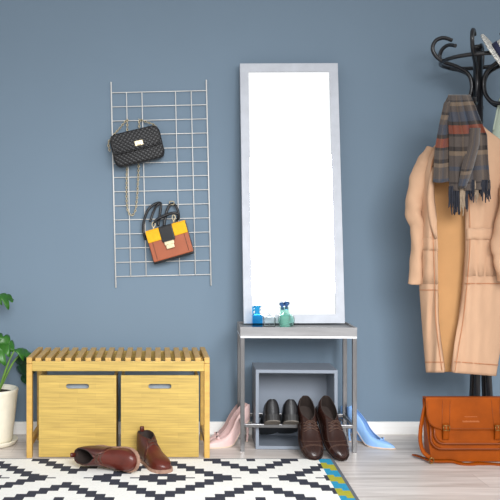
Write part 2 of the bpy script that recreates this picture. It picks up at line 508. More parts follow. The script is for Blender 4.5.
def plant():
    base = P(-7.5, 445, -.2); base.z = 0
    t = thing('potted_plant', 'green lobed-leaf houseplant in a tall cream pot beside the bamboo bench', 'plant', base)
    bm = bmesh.new(); add_lathe(bm, [(0,.0),(.092,.0),(.108,.006),(.117,.022),(.118,.026),(.112,.026),(.098,.012),(0,.010)], 40); obj('saucer', bm, M['pot'], t)
    bm = bmesh.new(); add_lathe(bm, [(0,.012),(.086,.012),(.093,.03),(.104,.12),(.114,.21),(.118,.245),(.121,.256),(.119,.263),(.112,.264),(.108,.254),(.104,.23),(0,.23)], 40)
    obj('pot', bm, M['pot'], t)
    bm = bmesh.new(); add_lathe(bm, [(0,.246),(.06,.246),(.106,.240)], 24); obj('soil', bm, M['soil'], t)
    # stems and leaves: (leaf root px, tip px, Y root, Y tip, W, material)
    spec = [
      ((14,351), (35,350), -.20, -.14, .062, 'leaf', .3, 3, (-.1, -.62, .78)),
      ((14,351), (-3,332), -.20, -.20, .060, 'leaf', .25, 3, (.3, -.75, .6)),
      ((9,344), (-10,360), -.22, -.28, .065, 'leaf', .3, 3, (.1, -.7, .7)),
      ((22,352), (25,388), -.12, -.06, .062, 'leaf_d', .2, 3, (-.15, -.95, .2)),
      ((-9,296), (14,294), -.20, -.16, .07, 'leaf', .35, 3, (.05, -.55, .8)),
      ((-8,298), (-40,290), -.20, -.25, .08, 'leaf', .35, 3, (0, -.6, .8)),
      ((-30,330), (-60,345), -.2, -.3, .09, 'leaf', .35, 3, (0, -.6, .8)),
    ]
    for idx, (a, b, ya, yb, W, mk, curl, lob, nrm) in enumerate(spec):
        A, B = P(a[0], a[1], ya), P(b[0], b[1], yb)
        L = (B-A).length
        if idx not in (1,):
            bm = bmesh.new()
            s0 = base + Vector((.03*math.cos(idx*2.1), .03*math.sin(idx*2.1), .25))
            mid = (s0+A)/2 + Vector((.01, -.02, .035))
            add_tube(bm, spline([s0, mid, A], 8), [.0055]*9+[.004]*8, 8); obj('stem', bm, M['stem'], t, world=True)
        bm = leaf_mesh(L, W, lob, curl, idx)
        yv = (B-A).normalized(); zv = Vector(nrm); zv = (zv - yv*zv.dot(yv)).normalized(); xv = yv.cross(zv)
        m = Matrix((xv, yv, zv)).transposed().to_4x4(); m.translation = A
        bmesh.ops.transform(bm, matrix=m, verts=bm.verts)
        obj('leaf', bm, M[mk], t, world=True, smooth=True, solid=.0012, offset=0)
plant()

# ------------------------------------------------------------------ wire grid on the wall
GRID_Y = -.012
def grid():
    A, B = P(113, 185, GRID_Y), P(209.2, 182.5, GRID_Y)
    c = (A+B)/2; w = .470; h = 1.016
    t = thing('wire_grid', 'white wire memo grid hung on the blue wall with two handbags on it', 'wall grid', c, (0, R(-1.35), 0))
    for f in (0, 1):
        bm = bmesh.new(); add_tube(bm, [(-w/2+w*f, 0, -h/2), (-w/2+w*f, 0, h/2)], .0030, 8); obj('side_wire', bm, M['wire'], t)
    top, bot = h/2-.053, -h/2+.055
    for f in (.159, .321, .673, .838):
        bm = bmesh.new(); add_tube(bm, [(-w/2+w*f, -.003, bot), (-w/2+w*f, -.003, top)], .0021, 8); obj('upright_wire', bm, M['wire'], t)
    for k in range(14):
        z = top + (bot-top)*k/13
        bm = bmesh.new(); add_tube(bm, [(-w/2, .002, z), (w/2, .002, z)], .0021, 8); obj('cross_wire', bm, M['wire'], t)
grid()

def add_chain(bm, pts, step=.011, r=.0042):
    pts = [Vector(p) for p in pts]; path = []; acc = 0
    for a, b in zip(pts, pts[1:]):
        d = (b-a).length; pos = step-acc if acc else 0
        while pos <= d:
            path.append((a+(b-a)*(pos/d), (b-a).normalized())); pos += step
        acc = (d-(pos-step)) if d > 0 else acc
    for k, (p, tn) in enumerate(path):
        side = Vector((0,-1,0)) if k % 2 else tn.cross(Vector((0,-1,0))).normalized()
        if side.length < .1: side = Vector((1,0,0))
        loop = [p + tn*math.cos(2*PI*q/8)*step*.62 + side*math.sin(2*PI*q/8)*r for q in range(8)]
        add_tube(bm, loop, .0016, 5, closed=True, mi=0)
    add_tube(bm, pts, .0019, 6, mi=1)

def black_bag():
    Y = -.055
    c = P(137.3, 147.2, Y)
    t = thing('quilted_handbag', 'black quilted handbag with a gold clasp and chain hanging from the wire grid', 'handbag', c, (0, R(-13.5), 0))
    w, h, dp = .248, .158, .07
    bm = bmesh.new()
    out = []
    def rr(w, h, r, zc=0, n=6):
        o = []
        for cx, cz, a0 in ((w/2-r,-h/2+r,-90),(w/2-r,h/2-r,0),(-w/2+r,h/2-r,90),(-w/2+r,-h/2+r,180)):
            for k in range(n+1):
                a = R(a0+90*k/n); o.append((cx+r*math.cos(a), zc+cz+r*math.sin(a)))
        return o
    add_prism(bm, rr(w, h, .03), -dp/2, dp/2, bev=.012)
    obj('body', bm, M['quilt'], t, smooth=True)
    bm = bmesh.new()
    add_prism(bm, rr(w*.965, h*.60, .024, zc=h*.21), -dp/2-.012, -dp/2+.01, bev=.006)
    obj('flap', bm, M['quilt'], t, smooth=True)
    bm = bmesh.new(); add_tube(bm, spline([(-w*.46,-dp/2-.010,h*.28),(-w*.46,-dp/2-.012,h*.0),(-w*.42,-dp/2-.012,-h*.085),(0,-dp/2-.013,-h*.095),(w*.42,-dp/2-.012,-h*.085),(w*.46,-dp/2-.012,h*.0),(w*.46,-dp/2-.010,h*.28)], 6), .003, 6)
    obj('flap_piping', bm, M['black_l'], t)
    bm = bmesh.new()
    add_box(bm, (.012, -dp/2-.0155, h*.08), (.042, .007, .026), bev=.003); obj('clasp_plate', bm, M['gold'], t)
    bm = bmesh.new(); add_box(bm, (.012, -dp/2-.021, h*.07), (.016, .006, .016), bev=.002); obj('clasp_turn', bm, M['gold'], t)
    bm = bmesh.new()
    pts = [P(109.5,150,-.05), P(108.5,143,-.05), P(112,137,-.045), P(120,128,-.03), P(126.5,120.3,-.018), P(127.3,124,-.017), P(127,165,-.018), P(126.6,195,-.018), P(127.5,209,-.018), P(131,215.3,-.018), P(135.5,210,-.018), P(137.6,190,-.018), P(138.8,160,-.018), P(139.3,124,-.017), P(140.2,120,-.018), P(148,122.5,-.03), P(155,125.5,-.045), P(158.5,132,-.05)]
    add_chain(bm, spline(pts, 5))
    obj('chain_strap', bm, [M['gold'], M['black_m']], t, world=True)
black_bag()

def colour_bag():
    c = P(170.2, 241.7, -.05)
    t = thing('structured_handbag', 'small cognac handbag with mustard flap and black straps on the wire grid', 'handbag', c, (0, R(-16), R(-7)))
    w, h, dp = .198, .152, .066
    bm = bmesh.new(); add_box(bm, (0, .004, 0), (w, dp, h), bev=.006); add_box(bm, (-.003, .003, -.008), (w+.004, dp-.006, h+.006), bev=.006); obj('body', bm, M['black_l'], t)
    bm = bmesh.new(); add_box(bm, (0, -dp/2-.002, -.002), (w+.002, .014, h-.004), bev=.004); obj('front_panel', bm, M['tan_l'], t)
    for s in (-1, 1):
        bm = bmesh.new(); add_tube(bm, [(s*w*.40, -dp/2-.0095, -h*.44), (s*w*.40, -dp/2-.0095, h*.2)], .0012, 5); obj('panel_seam', bm, M['lace_b'], t)
    for s in (-1, 1):
        bm = bmesh.new(); add_box(bm, (s*w*.335, -dp/2-.011, h*.315), (w*.34, .008, h*.37), bev=.003)
        add_box(bm, (s*w*.335, -.006, h*.5+.002), (w*.34, dp, .006), bev=.002)
        obj('flap', bm, M['mustard'], t)
    bm = bmesh.new()
    add_prism(bm, [(-w*.165, h*.51), (w*.165, h*.51), (w*.165, h*.06), (w*.10, -h*.03), (-w*.10, -h*.03), (-w*.165, h*.06)], -dp/2-.018, -dp/2-.004, bev=.003)
    add_box(bm, (0, -.006, h*.5+.003), (w*.33, dp+.01, .007), bev=.002)
    obj('centre_tab', bm, M['black_l'], t)
    bm = bmesh.new(); add_box(bm, (0, -dp/2-.021, -h*.03), (.048, .008, .018), bev=.003)
    add_box(bm, (0, -dp/2-.019, -h*.13), (.040, .008, .026), bev=.003)
    add_tube(bm, [(0,-dp/2-.026,-h*.09),(0,-dp/2-.018,-h*.09)], .006, 12)
    obj('clasp', bm, M['gold'], t)
    # straps reaching up to the wires
    for pts in ([(153,215),(150,214),(145,210),(142,240),(144.5,228),(144.5,216),(149,206),(157,204)],):
        pass
    hint = (0,-1,0)
    bm = bmesh.new()
    add_ribbon(bm, spline([P(146,240,-.03),P(143.5,232,-.03),(P(143.8,222,-.03)),P(148,210,-.03),P(155,204,-.025),P(160,203,-.02),P(161,206,-.02),P(160,214,-.025),P(158,226,-.035)],6), .013, .004, hint)
    add_ribbon(bm, spline([P(150,222,-.045),P(153,213,-.04),P(156.5,206,-.03),P(160,203.4,-.026)],6), .012, .004, hint)
    add_ribbon(bm, spline([P(172,204,-.026),P(169,206,-.03),P(166,214,-.035),P(164,226,-.04)],6), .014, .004, hint)
    add_ribbon(bm, spline([P(172,203.5,-.022),P(176,206,-.03),P(178.5,213,-.035),P(178.5,218,-.04),P(176.5,221,-.045)],6), .012, .004, hint)
    obj('shoulder_strap', bm, M['black_l'], t, world=True)
    bm = bmesh.new()
    add_tube(bm, spline([P(153.5,224,-.06),P(157,219.5,-.062),P(166,215,-.062),P(173,213,-.062),P(178,214,-.06),P(178.6,219,-.055)],6), .0072, 8)
    obj('handle', bm, M['black_l'], t, world=True)
    for x, y in ((153.6, 224.5), (173.7, 217.5)):
        bm = bmesh.new(); q = P(x, y, -.064)
        add_tube(bm, [q+Vector((.0075*math.cos(a*PI/6), 0, .013*math.sin(a*PI/6))) for a in range(12)], .0022, 6, closed=True)
        add_tube(bm, [q+Vector((0,0,-.013)), q+Vector((0,.01,-.028))], .004, 8)
        obj('ring', bm, M['gold'], t, world=True)
    bm = bmesh.new(); q = P(171.8, 203, -.028)
    for a, b in (((-.011,-.008),(.011,-.008)),((.011,-.008),(.011,.008)),((.011,.008),(-.011,.008)),((-.011,.008),(-.011,-.008))):
        add_tube(bm, [q+Vector((a[0],0,a[1])), q+Vector((b[0],0,b[1]))], .0022, 6)
    obj('strap_buckle', bm, M['gold'], t, world=True)
colour_bag()

# ------------------------------------------------------------------ console table, mirror, shoe cube
CX0, CX1, CY0, CY1, CZ = .384, .909, -.345, -.095, .565
BAR_Z = .117
def console():
    cx, cy = (CX0+CX1)/2, (CY0+CY1)/2; w, dp = CX1-CX0, CY1-CY0
    t = thing('console_table', 'narrow console table with a grey tray top on a square steel frame', 'console table', (cx+.008, cy, 0), (0, 0, R(-2.6)))
    bm = bmesh.new(); add_box(bm, (0, 0, CZ-.024), (w, dp, .034), bev=.002)
    rim = .008
    for sx in (-1, 1): add_box(bm, (sx*(w/2-rim/2), 0, CZ-.0035), (rim, dp, .007))
    for sy in (-1, 1): add_box(bm, (0, sy*(dp/2-rim/2), CZ-.0035), (w-2*rim, rim, .007))
    obj('tray_top', bm, M['concrete'], t)
    q = .019; ins = .001
    x, y = w/2-q/2-ins, dp/2-q/2-ins; zt = CZ-.041
    for sx in (-1, 1):
        for sy in (-1, 1):
            bm = bmesh.new(); add_box(bm, (sx*x, sy*y, zt/2-.004), (q, q, zt-.008), bev=.0012); obj('leg', bm, M['chrome'], t)
    bm = bmesh.new()
    for sy in (-1, 1): add_box(bm, (0, sy*y, zt-.004), (w-2*ins, q, .009), bev=.001)
    for sx in (-1, 1): add_box(bm, (sx*x, 0, zt-.004), (q, dp-2*q, .009), bev=.001)
    obj('top_rail', bm, M['bright'], t)
    for sy in (-1, 1):
        bm = bmesh.new(); add_box(bm, (0, sy*y, BAR_Z), (w-2*q, .016, .016), bev=.002); obj('lower_rail', bm, M['chrome'], t)
    for sx in (-1, 1):
        bm = bmesh.new(); add_box(bm, (sx*x, 0, BAR_Z), (.016, dp-2*q, .016), bev=.002); obj('lower_rail', bm, M['chrome'], t)
console()

def mirror():
    bot = P(294.4, 323.4, -.185); w, h, fw, th = .477, 1.262, .041, .022
    t = thing('standing_mirror', 'tall silver framed mirror leaning on the wall from the console table', 'mirror', (bot.x, -.185, CZ-.003+.005), (R(-5.9), R(-.2), 0))
    bm = bmesh.new()
    sect = [(0, 0), (fw, .004), (fw, .016), (0, th)]
    cs = [(-w/2,0,1,1),(w/2,0,-1,1),(w/2,h,-1,-1),(-w/2,h,1,-1)]
    rings = [[bm.verts.new((x+sx*a, b, z+sz*a)) for a, b in sect] for x, z, sx, sz in cs]
    for k in range(4):
        a, b = rings[k], rings[(k+1) % 4]
        for q in range(4): bm.faces.new((a[q], a[(q+1) % 4], b[(q+1) % 4], b[q]))
    obj('frame', bm, M['silver'], t)
    bm = bmesh.new(); add_box(bm, (0, .010, h/2), (w-2*fw+.004, .004, h-2*fw+.004)); obj('mirror_glass', bm, M['mirror'], t)
    bm = bmesh.new(); add_box(bm, (0, .0185, h/2), (w-.02, .004, h-.02)); obj('back_board', bm, M['cube_d'], t)
mirror()

QX0, QX1, QY0, QY1, QZ, QT = .461, .825, -.305, -.085, .366, .015
QX0, QX1 = (256.3-155)*3.665/F, (337.8-155)*3.665/F
def cube():
    t = thing('shoe_cube', 'open grey cube shelf standing under the console table', 'shelf', ((QX0+QX1)/2+.003, (QY0+QY1)/2, 0), (0, 0, R(-2.6)))
    w, dp = QX1-QX0, QY1-QY0
    for n_, c_, s_ in (('top_panel', (0,0,QZ-QT/2), (w,dp,QT)), ('base_panel', (0,0,QT/2+.002), (w,dp,QT))):
        bm = bmesh.new(); add_box(bm, c_, s_, bev=.0012); obj(n_, bm, M['cube'], t)
    for s in (-1, 1):
        bm = bmesh.new(); add_box(bm, (s*(w/2-QT/2), 0, QZ/2), (QT, dp, QZ-2*QT+.002), bev=.0012); obj('side_panel', bm, M['cube'], t)
    bm = bmesh.new(); add_box(bm, (0, dp/2-.005, QZ/2), (w-2*QT, .008, QZ-2*QT)); obj('back_panel', bm, M['cube'], t)
cube()

# bottles
def bottles():
    b = P(257.2, 326, -.285); z = CZ-.007
    t = thing('glass_bottle', 'square bright blue glass bottle with flared lip on the console table', 'bottle', (b.x, -.285, z))
    bm = bmesh.new(); s = .046; add_box(bm, (0,0,.0295), (s,s,.059), bev=.005)
    obj('body', bm, M['blue_g'], t, smooth=False)
    bm = bmesh.new(); add_lathe(bm, [(0,.058),(.018,.058),(.012,.068),(.010,.076),(.016,.080),(.016,.084),(.010,.087),(.018,.096),(.019,.1),(0,.1)], 24); obj('neck', bm, M['blue_g'], t)
    b = P(269.8, 325, -.262)
    t = thing('glass_jar', 'low clear glass jar between the blue bottle and the mint cup', 'jar', (b.x, -.25, z))
    bm = bmesh.new(); add_lathe(bm, [(0,0),(.026,0),(.029,.004),(.029,.044),(.027,.046),(.0255,.044),(.0255,.006),(0,.005)], 28); obj('bowl', bm, M['clear_g'], t)
    bm = bmesh.new(); add_lathe(bm, [(0,.046),(.029,.046),(.030,.050),(.024,.054),(.006,.055),(.005,.060),(.006,.064),(0,.066)], 28); obj('lid', bm, M['clear_g'], t)
    b = P(286.3, 324, -.226)
    t = thing('glass_decanter', 'round clear glass bottle with a slate blue stopper against the mirror', 'bottle', (b.x, -.228, z))
    bm = bmesh.new(); add_lathe(bm, [(0,0),(.028,0),(.035,.006),(.039,.026),(.036,.043),(.024,.055),(.014,.062),(.0115,.072),(.0115,.086),(.015,.090),(.0105,.091),(.0085,.086),(.0085,.07),(.011,.062),(.022,.052),(.033,.041),(.036,.026),(.032,.008),(.026,.004),(0,.004)], 32); obj('body', bm, M['pale_g'], t)
    bm = bmesh.new(); add_lathe(bm, [(0,.078),(.0075,.078),(.0075,.09),(.006,.094),(.010,.098),(.0150,.104),(.0140,.111),(.007,.116),(0,.1165)], 24); obj('stopper', bm, M['stopper'], t)
    b = P(284.8, 326, -.288)
    t = thing('glass_cup', 'small mint green glass cup in front of the round clear bottle', 'glass', (b.x, -.294, z))
    bm = bmesh.new(); add_lathe(bm, [(0,0),(.018,0),(.020,.004),(.025,.056),(.0235,.056),(.0185,.008),(0,.006)], 28); obj('cup', bm, M['mint_l'], t)
bottles()

# ------------------------------------------------------------------ shoes
OX = [(0,0,0,.097,0,.030),(.003,.016,.018,.099,.010,.030),(.010,.027,.029,.097,.018,.029),(.022,.034,.036,.091,.0255,.028),(.05,.037,.041,.083,.033,.026),(.085,.036,.038,.080,.030,.020),
      (.112,.037,.038,.083,.018,.013),(.126,.039,.039,.082,.004,.011),(.136,.041,.041,.079,0,.010),(.17,.047,.046,.064,0,.008),(.2,.049,.048,.053,0,.008),
      (.235,.045,.043,.045,0,.009),(.265,.034,.032,.038,0,.010),(.283,.018,.017,.030,0,.012),(.29,0,0,.018,0,.014)]
CH = [(0,0,0,.133,0,.018),(.003,.014,.018,.135,.013,.018),(.010,.024,.029,.137,.023,.018),(.025,.031,.036,.137,.031,.018),(.055,.035,.040,.134,.034,.016),(.082,.035,.040,.128,.028,.015),
      (.098,.036,.039,.123,.016,.014),(.107,.037,.039,.119,.004,.014),(.114,.038,.039,.114,0,.014),(.14,.041,.042,.095,0,.013),(.17,.046,.046,.079,0,.012),
      (.2,.050,.049,.069,0,.012),(.235,.049,.047,.060,0,.012),(.262,.038,.036,.049,0,.013),(.276,.022,.021,.037,0,.014),(.283,0,0,.022,0,.015)]
PU = [(0,0,0,.170,0,.105),(.003,.012,.014,.175,.010,.105),(.010,.020,.023,.178,.018,.104),(.02,.023,.027,.176,.020,.100),(.045,.024,.028,.158,.018,.082),(.07,.023,.027,.136,.017,.050),
      (.09,.025,.028,.112,.018,.024),(.108,.030,.032,.080,.020,.010),(.128,.035,.036,.058,.022,.005),(.148,.036,.036,.046,.020,.004),(.163,.034,.034,.040,.014,.004),(.171,.033,.033,.039,.005,.004),
      (.177,.031,.031,.038,0,.004),(.2,.025,.024,.033,0,.004),(.228,.014,.013,.023,0,.005),(.248,0,0,.012,0,.006)]

def st_at(S, y):
    for a, b in zip(S, S[1:]):
        if a[0] <= y <= b[0]:
            t = (y-a[0])/(b[0]-a[0]); return [u+(v-u)*t for u, v in zip(a, b)]
    return list(S[-1])

def ring(st, k=4):
    y, wb, wm, h, o, zb = st; H = h-zb
    cp = [(o,h),(o+.50*(wm-o),zb+.945*H),(o+.90*(wm-o),zb+.70*H),(wm,zb+.36*H),(wb,zb+.10*H),(.92*wb,zb),(0,zb)]
    half = [(v.x, v.y) for v in spline([Vector((a,b,0)) for a, b in cp], k)]
    return [Vector((x, y, z)) for x, z in half] + [Vector((-x, y, z)) for x, z in reversed(half[:-1])]

def upper_bm(S):
    bm = bmesh.new(); ys = []
    for a, b in zip(S, S[1:]):
        ys += [a[0], (a[0]+b[0])/2]
    ys.append(S[-1][0]); prev = None
    for y in ys:
        st = st_at(S, y)
        cur = [bm.verts.new(p) for p in ring(st)]
        if prev:
            for q in range(len(cur)-1):
                bm.faces.new((prev[q], prev[q+1], cur[q+1], cur[q]))
        prev = cur
    bmesh.ops.remove_doubles(bm, verts=bm.verts, dist=.0006)
    ed = [f for f in bm.faces if f.calc_area() < 1e-10]
    bmesh.ops.delete(bm, geom=ed, context='FACES')
    return bm

def sole_bm(S, grow, thick, flat=False, y0=None, y1=None, top=None, bottom=None):
    bm = bmesh.new(); prev = None
    ys = sorted(set([s[0] for s in S] + [(a[0]+b[0])/2 for a, b in zip(S, S[1:])]))
    L = S[-1][0]
    for y in ys:
        if y0 is not None and y < y0: continue
        if y1 is not None and y > y1: continue
        st = st_at(S, y); wd = st[1]+grow; zt = st[5]+.002; zb = 0 if flat else st[5]-thick
        if bottom is not None: zb = bottom
        yy = -grow + (L+2*grow)*(y/L)
        cur = [bm.verts.new((x, yy, z)) for x, z in ((-wd,zt),(wd,zt),(wd,zb),(-wd,zb))]
        if prev:
            for q in range(4): bm.faces.new((prev[q], prev[(q+1) % 4], cur[(q+1) % 4], cur[q]))
        else: bm.faces.new(list(reversed(cur)))
        prev = cur
    bm.faces.new(prev)
    return bm

def top_pt(S, y, fr, lift=.002):
    """point on the upper at station y; fr -1..1 across, 0 is the ridge"""
    rg = ring(st_at(S, y)); half = (len(rg)-1)//2
    k = abs(fr)*half*.62; i = int(k); p = rg[i].lerp(rg[min(i+1, half)], k-i)
    p = p.copy()
    if fr < 0: p.x = -p.x
    n = Vector((p.x, 0, max(.012, p.z-.03))).normalized()
    return p + n*lift

def lace_rows(S, ys, hw, m, t, r=.0016):
    bm = bmesh.new()
    for a, b in zip(ys, ys[1:]):
        for s in (-1, 1):
            add_tube(bm, spline([top_pt(S, a, -s*hw, .001), top_pt(S, (a+b)/2, 0, .004), top_pt(S, b, s*hw, .001)], 4), r, 6)
    y = ys[0]
    for s in (-1, 1):   # bow
        p0 = top_pt(S, y, 0, .004)
        add_tube(bm, spline([p0, p0+Vector((s*.014,.006,.004)), p0+Vector((s*.022,.014,-.004)), p0+Vector((s*.012,.014,-.002)), p0], 5), r, 6)
    obj('laces', bm, m, t)

def seam_across(bm, S, y, hw=1, bend=0, r=.0009):
    pts = [top_pt(S, y - bend*(1-(f/6)**2), f/6*hw, .0006) for f in range(-6, 7)]
    add_tube(bm, pts, r, 5)

def oxford(label, loc, rot, leather, solem, laces, group, scale=1, cap=True, tread=False):
    t = thing('dress_shoe', label, 'shoe', loc, rot, group, scale)
    obj('upper', upper_bm(OX), [leather, M['lining_k']], t, smooth=True, sub=1, solid=.0025, inner=True)
    obj('sole', sole_bm(OX, .004, .007), solem, t)
    h = sole_bm(OX, .003, 0, y1=.07, bottom=.004)
    ho = obj('heel', h, solem, t)
    bm = sole_bm(OX, .0028, 0, y1=.068, bottom=0)
    for v in bm.verts: v.co.z = min(v.co.z, .0045)
    obj('top_piece', bm, M['tread'] if tread else solem, ho)
    if laces:
        # quarters meeting over the tongue, two facings
        lace_rows(OX, [.133,.146,.159,.171], .40, laces, t)
        bm = bmesh.new()
        seam_across(bm, OX, .185, .95, -.035)
        if cap:
            seam_across(bm, OX, .234, 1.2, .0, .0012); seam_across(bm, OX, .238, 1.2, .0, .0009)
        obj('seams', bm, M['lace_b'], t)
    bm = bmesh.new(); pts = []
    for s in OX[:8]: pts.append(Vector((s[4], s[0], s[3])))
    full = [Vector((-p.x, p.y, p.z)) for p in reversed(pts)] + pts
    add_tube(bm, spline(full, 3), .0018, 6); obj('collar_trim', bm, solem if not laces else M['lining_k'], t)
    return t

# brown pair: heels hooked over the console's front rail, toes on the floor
def place_brown(px_toe, yaw, label, pitch=37, dy=0):
    a = R(pitch); L = .292
    toeY = -.503 + dy
    toe = P(px_toe, 461, toeY); toe.z = .004
    m = Matrix.Rotation(PI + R(yaw), 4, 'Z') @ Matrix.Rotation(-a, 4, 'X')
    off = m @ Vector((0, L, .007))
    loc = toe - off
    return oxford(label, loc, m.to_euler(), M['brown_l'], M['brown_s'], M['lace_b'], 'brown lace-up shoes under the console table')
place_brown(315, 3, 'dark brown leather dress shoe in front of the cube, beside the black pair')
place_brown(343, 13, 'dark brown leather dress shoe at the right edge of the cube, nearest the blue heels', dy=.004)
# black pair: heels resting on the same rail, toes inside the cube
def place_black(px, yaw, pitch, hY, label, dz=0):
    a = R(pitch)
    m = Matrix.Rotation(R(yaw), 4, 'Z') @ Matrix.Rotation(-a, 4, 'X')
    hp = P(px, 426, hY); hp.z = BAR_Z + .0085 + dz
    off = m @ Vector((0, .066, 0))
    off.x *= .9
    t = oxford(label, hp - off, m.to_euler(), M['black_l'], M['black_m'], None, 'black shoes in the cube', scale=1.0, tread=True)
    t.scale.x = .89; return t
place_black(271.8, 0, 26, -.345, 'black leather dress shoe seen from its worn heel, nearest the cube\'s left side')
place_black(290.3, -3, 25, -.345, 'black leather dress shoe seen from behind, next to the brown pair')

# boots on the rug
def chukka(label, loc, m, sc=.91):
    t = thing('chukka_boot', label, 'boot', loc, m.to_euler(), 'chestnut boots on the rug', sc)
    obj('upper', upper_bm(CH), [M['boot_l'], M['lining_k']], t, smooth=True, sub=1, solid=.0025, inner=True)
    bm = sole_bm(CH, .005, 0, flat=True); obj('sole', bm, M['boot_s'], t)
    # quarters: overlaid darker leather around the heel and ankle
    bm = bmesh.new(); ys = [0,.004,.008,.016,.025,.04,.055,.07,.085,.098,.107,.114,.122,.13,.138]
    for s in (-1, 1):
        prev = None
        for y in ys:
            rg = ring(st_at(CH, y)); half = (len(rg)-1)//2
            hi = 0 if y < .107 else 2 + int((y-.107)/.031*2)
            lo = half - 4
            cut = lo if y < .09 else lo - int((y-.09)/.05*6)
            row = []
            for q in range(7):
                k = hi + (max(cut, hi+1)-hi)*q/6; i = int(k); p = rg[i].lerp(rg[min(i+1, half)], k-i)
                n = Vector((p.x, -.02 if y < .02 else 0, 0)); n = n.normalized() if n.length else Vector((0,-1,0))
                p = p + n*.0016
                row.append(bm.verts.new((s*p.x, p.y, p.z)))
            if prev:
                for q in range(6): bm.faces.new((prev[q], prev[q+1], row[q+1], row[q]))
            prev = row
    obj('quarters', bm, M['boot_d'], t, smooth=True, solid=.0015, offset=1)
    for s in (-1, 1):
        bm = bmesh.new(); add_tube(bm, spline([top_pt(CH,.112,s*.30,.002), top_pt(CH,.13,s*.34,.002), top_pt(CH,.146,s*.40,.002), top_pt(CH,.150,s*.7,.002), top_pt(CH,.12,s*1.15,.002)],4), .0009, 5)
        obj('stitching', bm, M['stitch'], t)
    lace_rows(CH, [.118,.13,.142], .42, M['lace_b'], t, .0018)
    bm = bmesh.new()
    pts = [Vector((s[4], s[0], s[3])) for s in CH[:8]]
    full = [Vector((-p.x, p.y, p.z)) for p in reversed(pts)] + pts
    add_tube(bm, spline(full, 3), .0020, 6); obj('collar_trim', bm, M['lining_k'], t)
    bm = bmesh.new(); add_ribbon(bm, spline([(0,.004,.118),(0,-.005,.128),(0,-.004,.152),(0,.002,.156),(0,.006,.148),(0,.006,.132)],4), .018, .002, (0,1,.01)); obj('pull_tab', bm, M['boot_l'], t)
    return t
RZ = .009
m = Matrix.Rotation(PI + R(24), 4, 'Z')
heel = Vector((-.057, -.472, RZ))
chukka('chestnut brown ankle boot standing upright on the rug', heel, m, .885)
# lying boot: toe direction, up direction
yv = Vector((.74, -.67, .02)).normalized(); zv = Vector((-.67, -.74, .10)); zv = (zv - yv*zv.dot(yv)).normalized(); xv = yv.cross(zv)
m = Matrix((xv, yv, zv)).transposed().to_4x4()
tip = Vector((-.075, -.735, 0))
loc = tip - (m @ Vector((0, .283, .02)))*.91
zs = [(m @ Vector(p)).z for s in CH for p in ring(s)] + [(m @ Vector((sx*(s[1]+.005), s[0], z))).z for s in CH for sx in (-1, 1) for z in (0, s[5])]
loc.z = RZ + .001 - min(zs)*.91
chukka('chestnut brown ankle boot lying on its side on the rug', loc, m)

def pump(label, heel, toe, leather, group):
    d = toe-heel; ang = math.atan2(d.y, d.x) - PI/2; L = d.length
    t = thing('high_heel_shoe', label, 'shoe', heel, (0, 0, ang), group, L/.248)
    obj('upper', upper_bm(PU), [leather, leather], t, smooth=True, sub=1, solid=.0018, inner=True)
    obj('sole', sole_bm(PU, .0005, .0035), M['lining_b'], t)
    bm = bmesh.new(); add_tube(bm, spline([(0,.020,.104),(0,.016,.09),(0,.008,.07),(0,.006,.04),(0,.010,.004)],5), [.0185,.018,.017,.0155,.014,.0125,.011,.0098,.0088,.0080,.0074,.0070,.0066,.0062,.0058,.0055,.0053,.0052,.0050,.0050,.0050], 12)
    ho = obj('stiletto_heel', bm, leather, t, smooth=True)
    bm = bmesh.new(); add_tube(bm, [(0,.010,.005),(0,.010,0)], .0052, 12); obj('heel_tip', bm, M['lining_b'], ho)
    bm = bmesh.new(); q = top_pt(PU, .180, 0, .004)
    for s in (-1, 1):
        add_lathe(bm, [(0,-.007),(.005,-.005),(.008,0),(.005,.005),(0,.007)], 10, 0, (q.x+s*.010, q.y, q.z))
    bo = obj('bow', bm, leather, t)
    bm = bmesh.new(); add_lathe(bm, [(0,-.004),(.004,-.0025),(.0055,0),(.004,.004),(0,.0055)], 10, 0, q+Vector((0,0,.003))); obj('bead', bm, M['bead'], bo)
hb = Vector((.921, -.145, 0)); tb = Vector((1.10, -.30, 0))
pump('sky blue stiletto shoe nearer the viewer, right of the console table', hb, tb, M['blue_p'], 'sky blue high heels')
o2 = Vector((-.012, .092, 0)); pump('sky blue stiletto shoe nearer the wall, behind its mate', hb+o2, tb+o2+Vector((-.03,.0,0)), M['blue_p'], 'sky blue high heels')
hp = Vector((.446, -.15, 0)); tp = Vector((.228, -.285, 0))
pump('blush pink stiletto shoe nearer the viewer, between bench and console table', hp, tp, M['pink'], 'blush pink high heels')
o2 = Vector((-.010, .090, 0)); pump('blush pink stiletto shoe nearer the wall, behind its mate', hp+o2, tp+o2+Vector((.02,.0,0)), M['pink'], 'blush pink high heels')

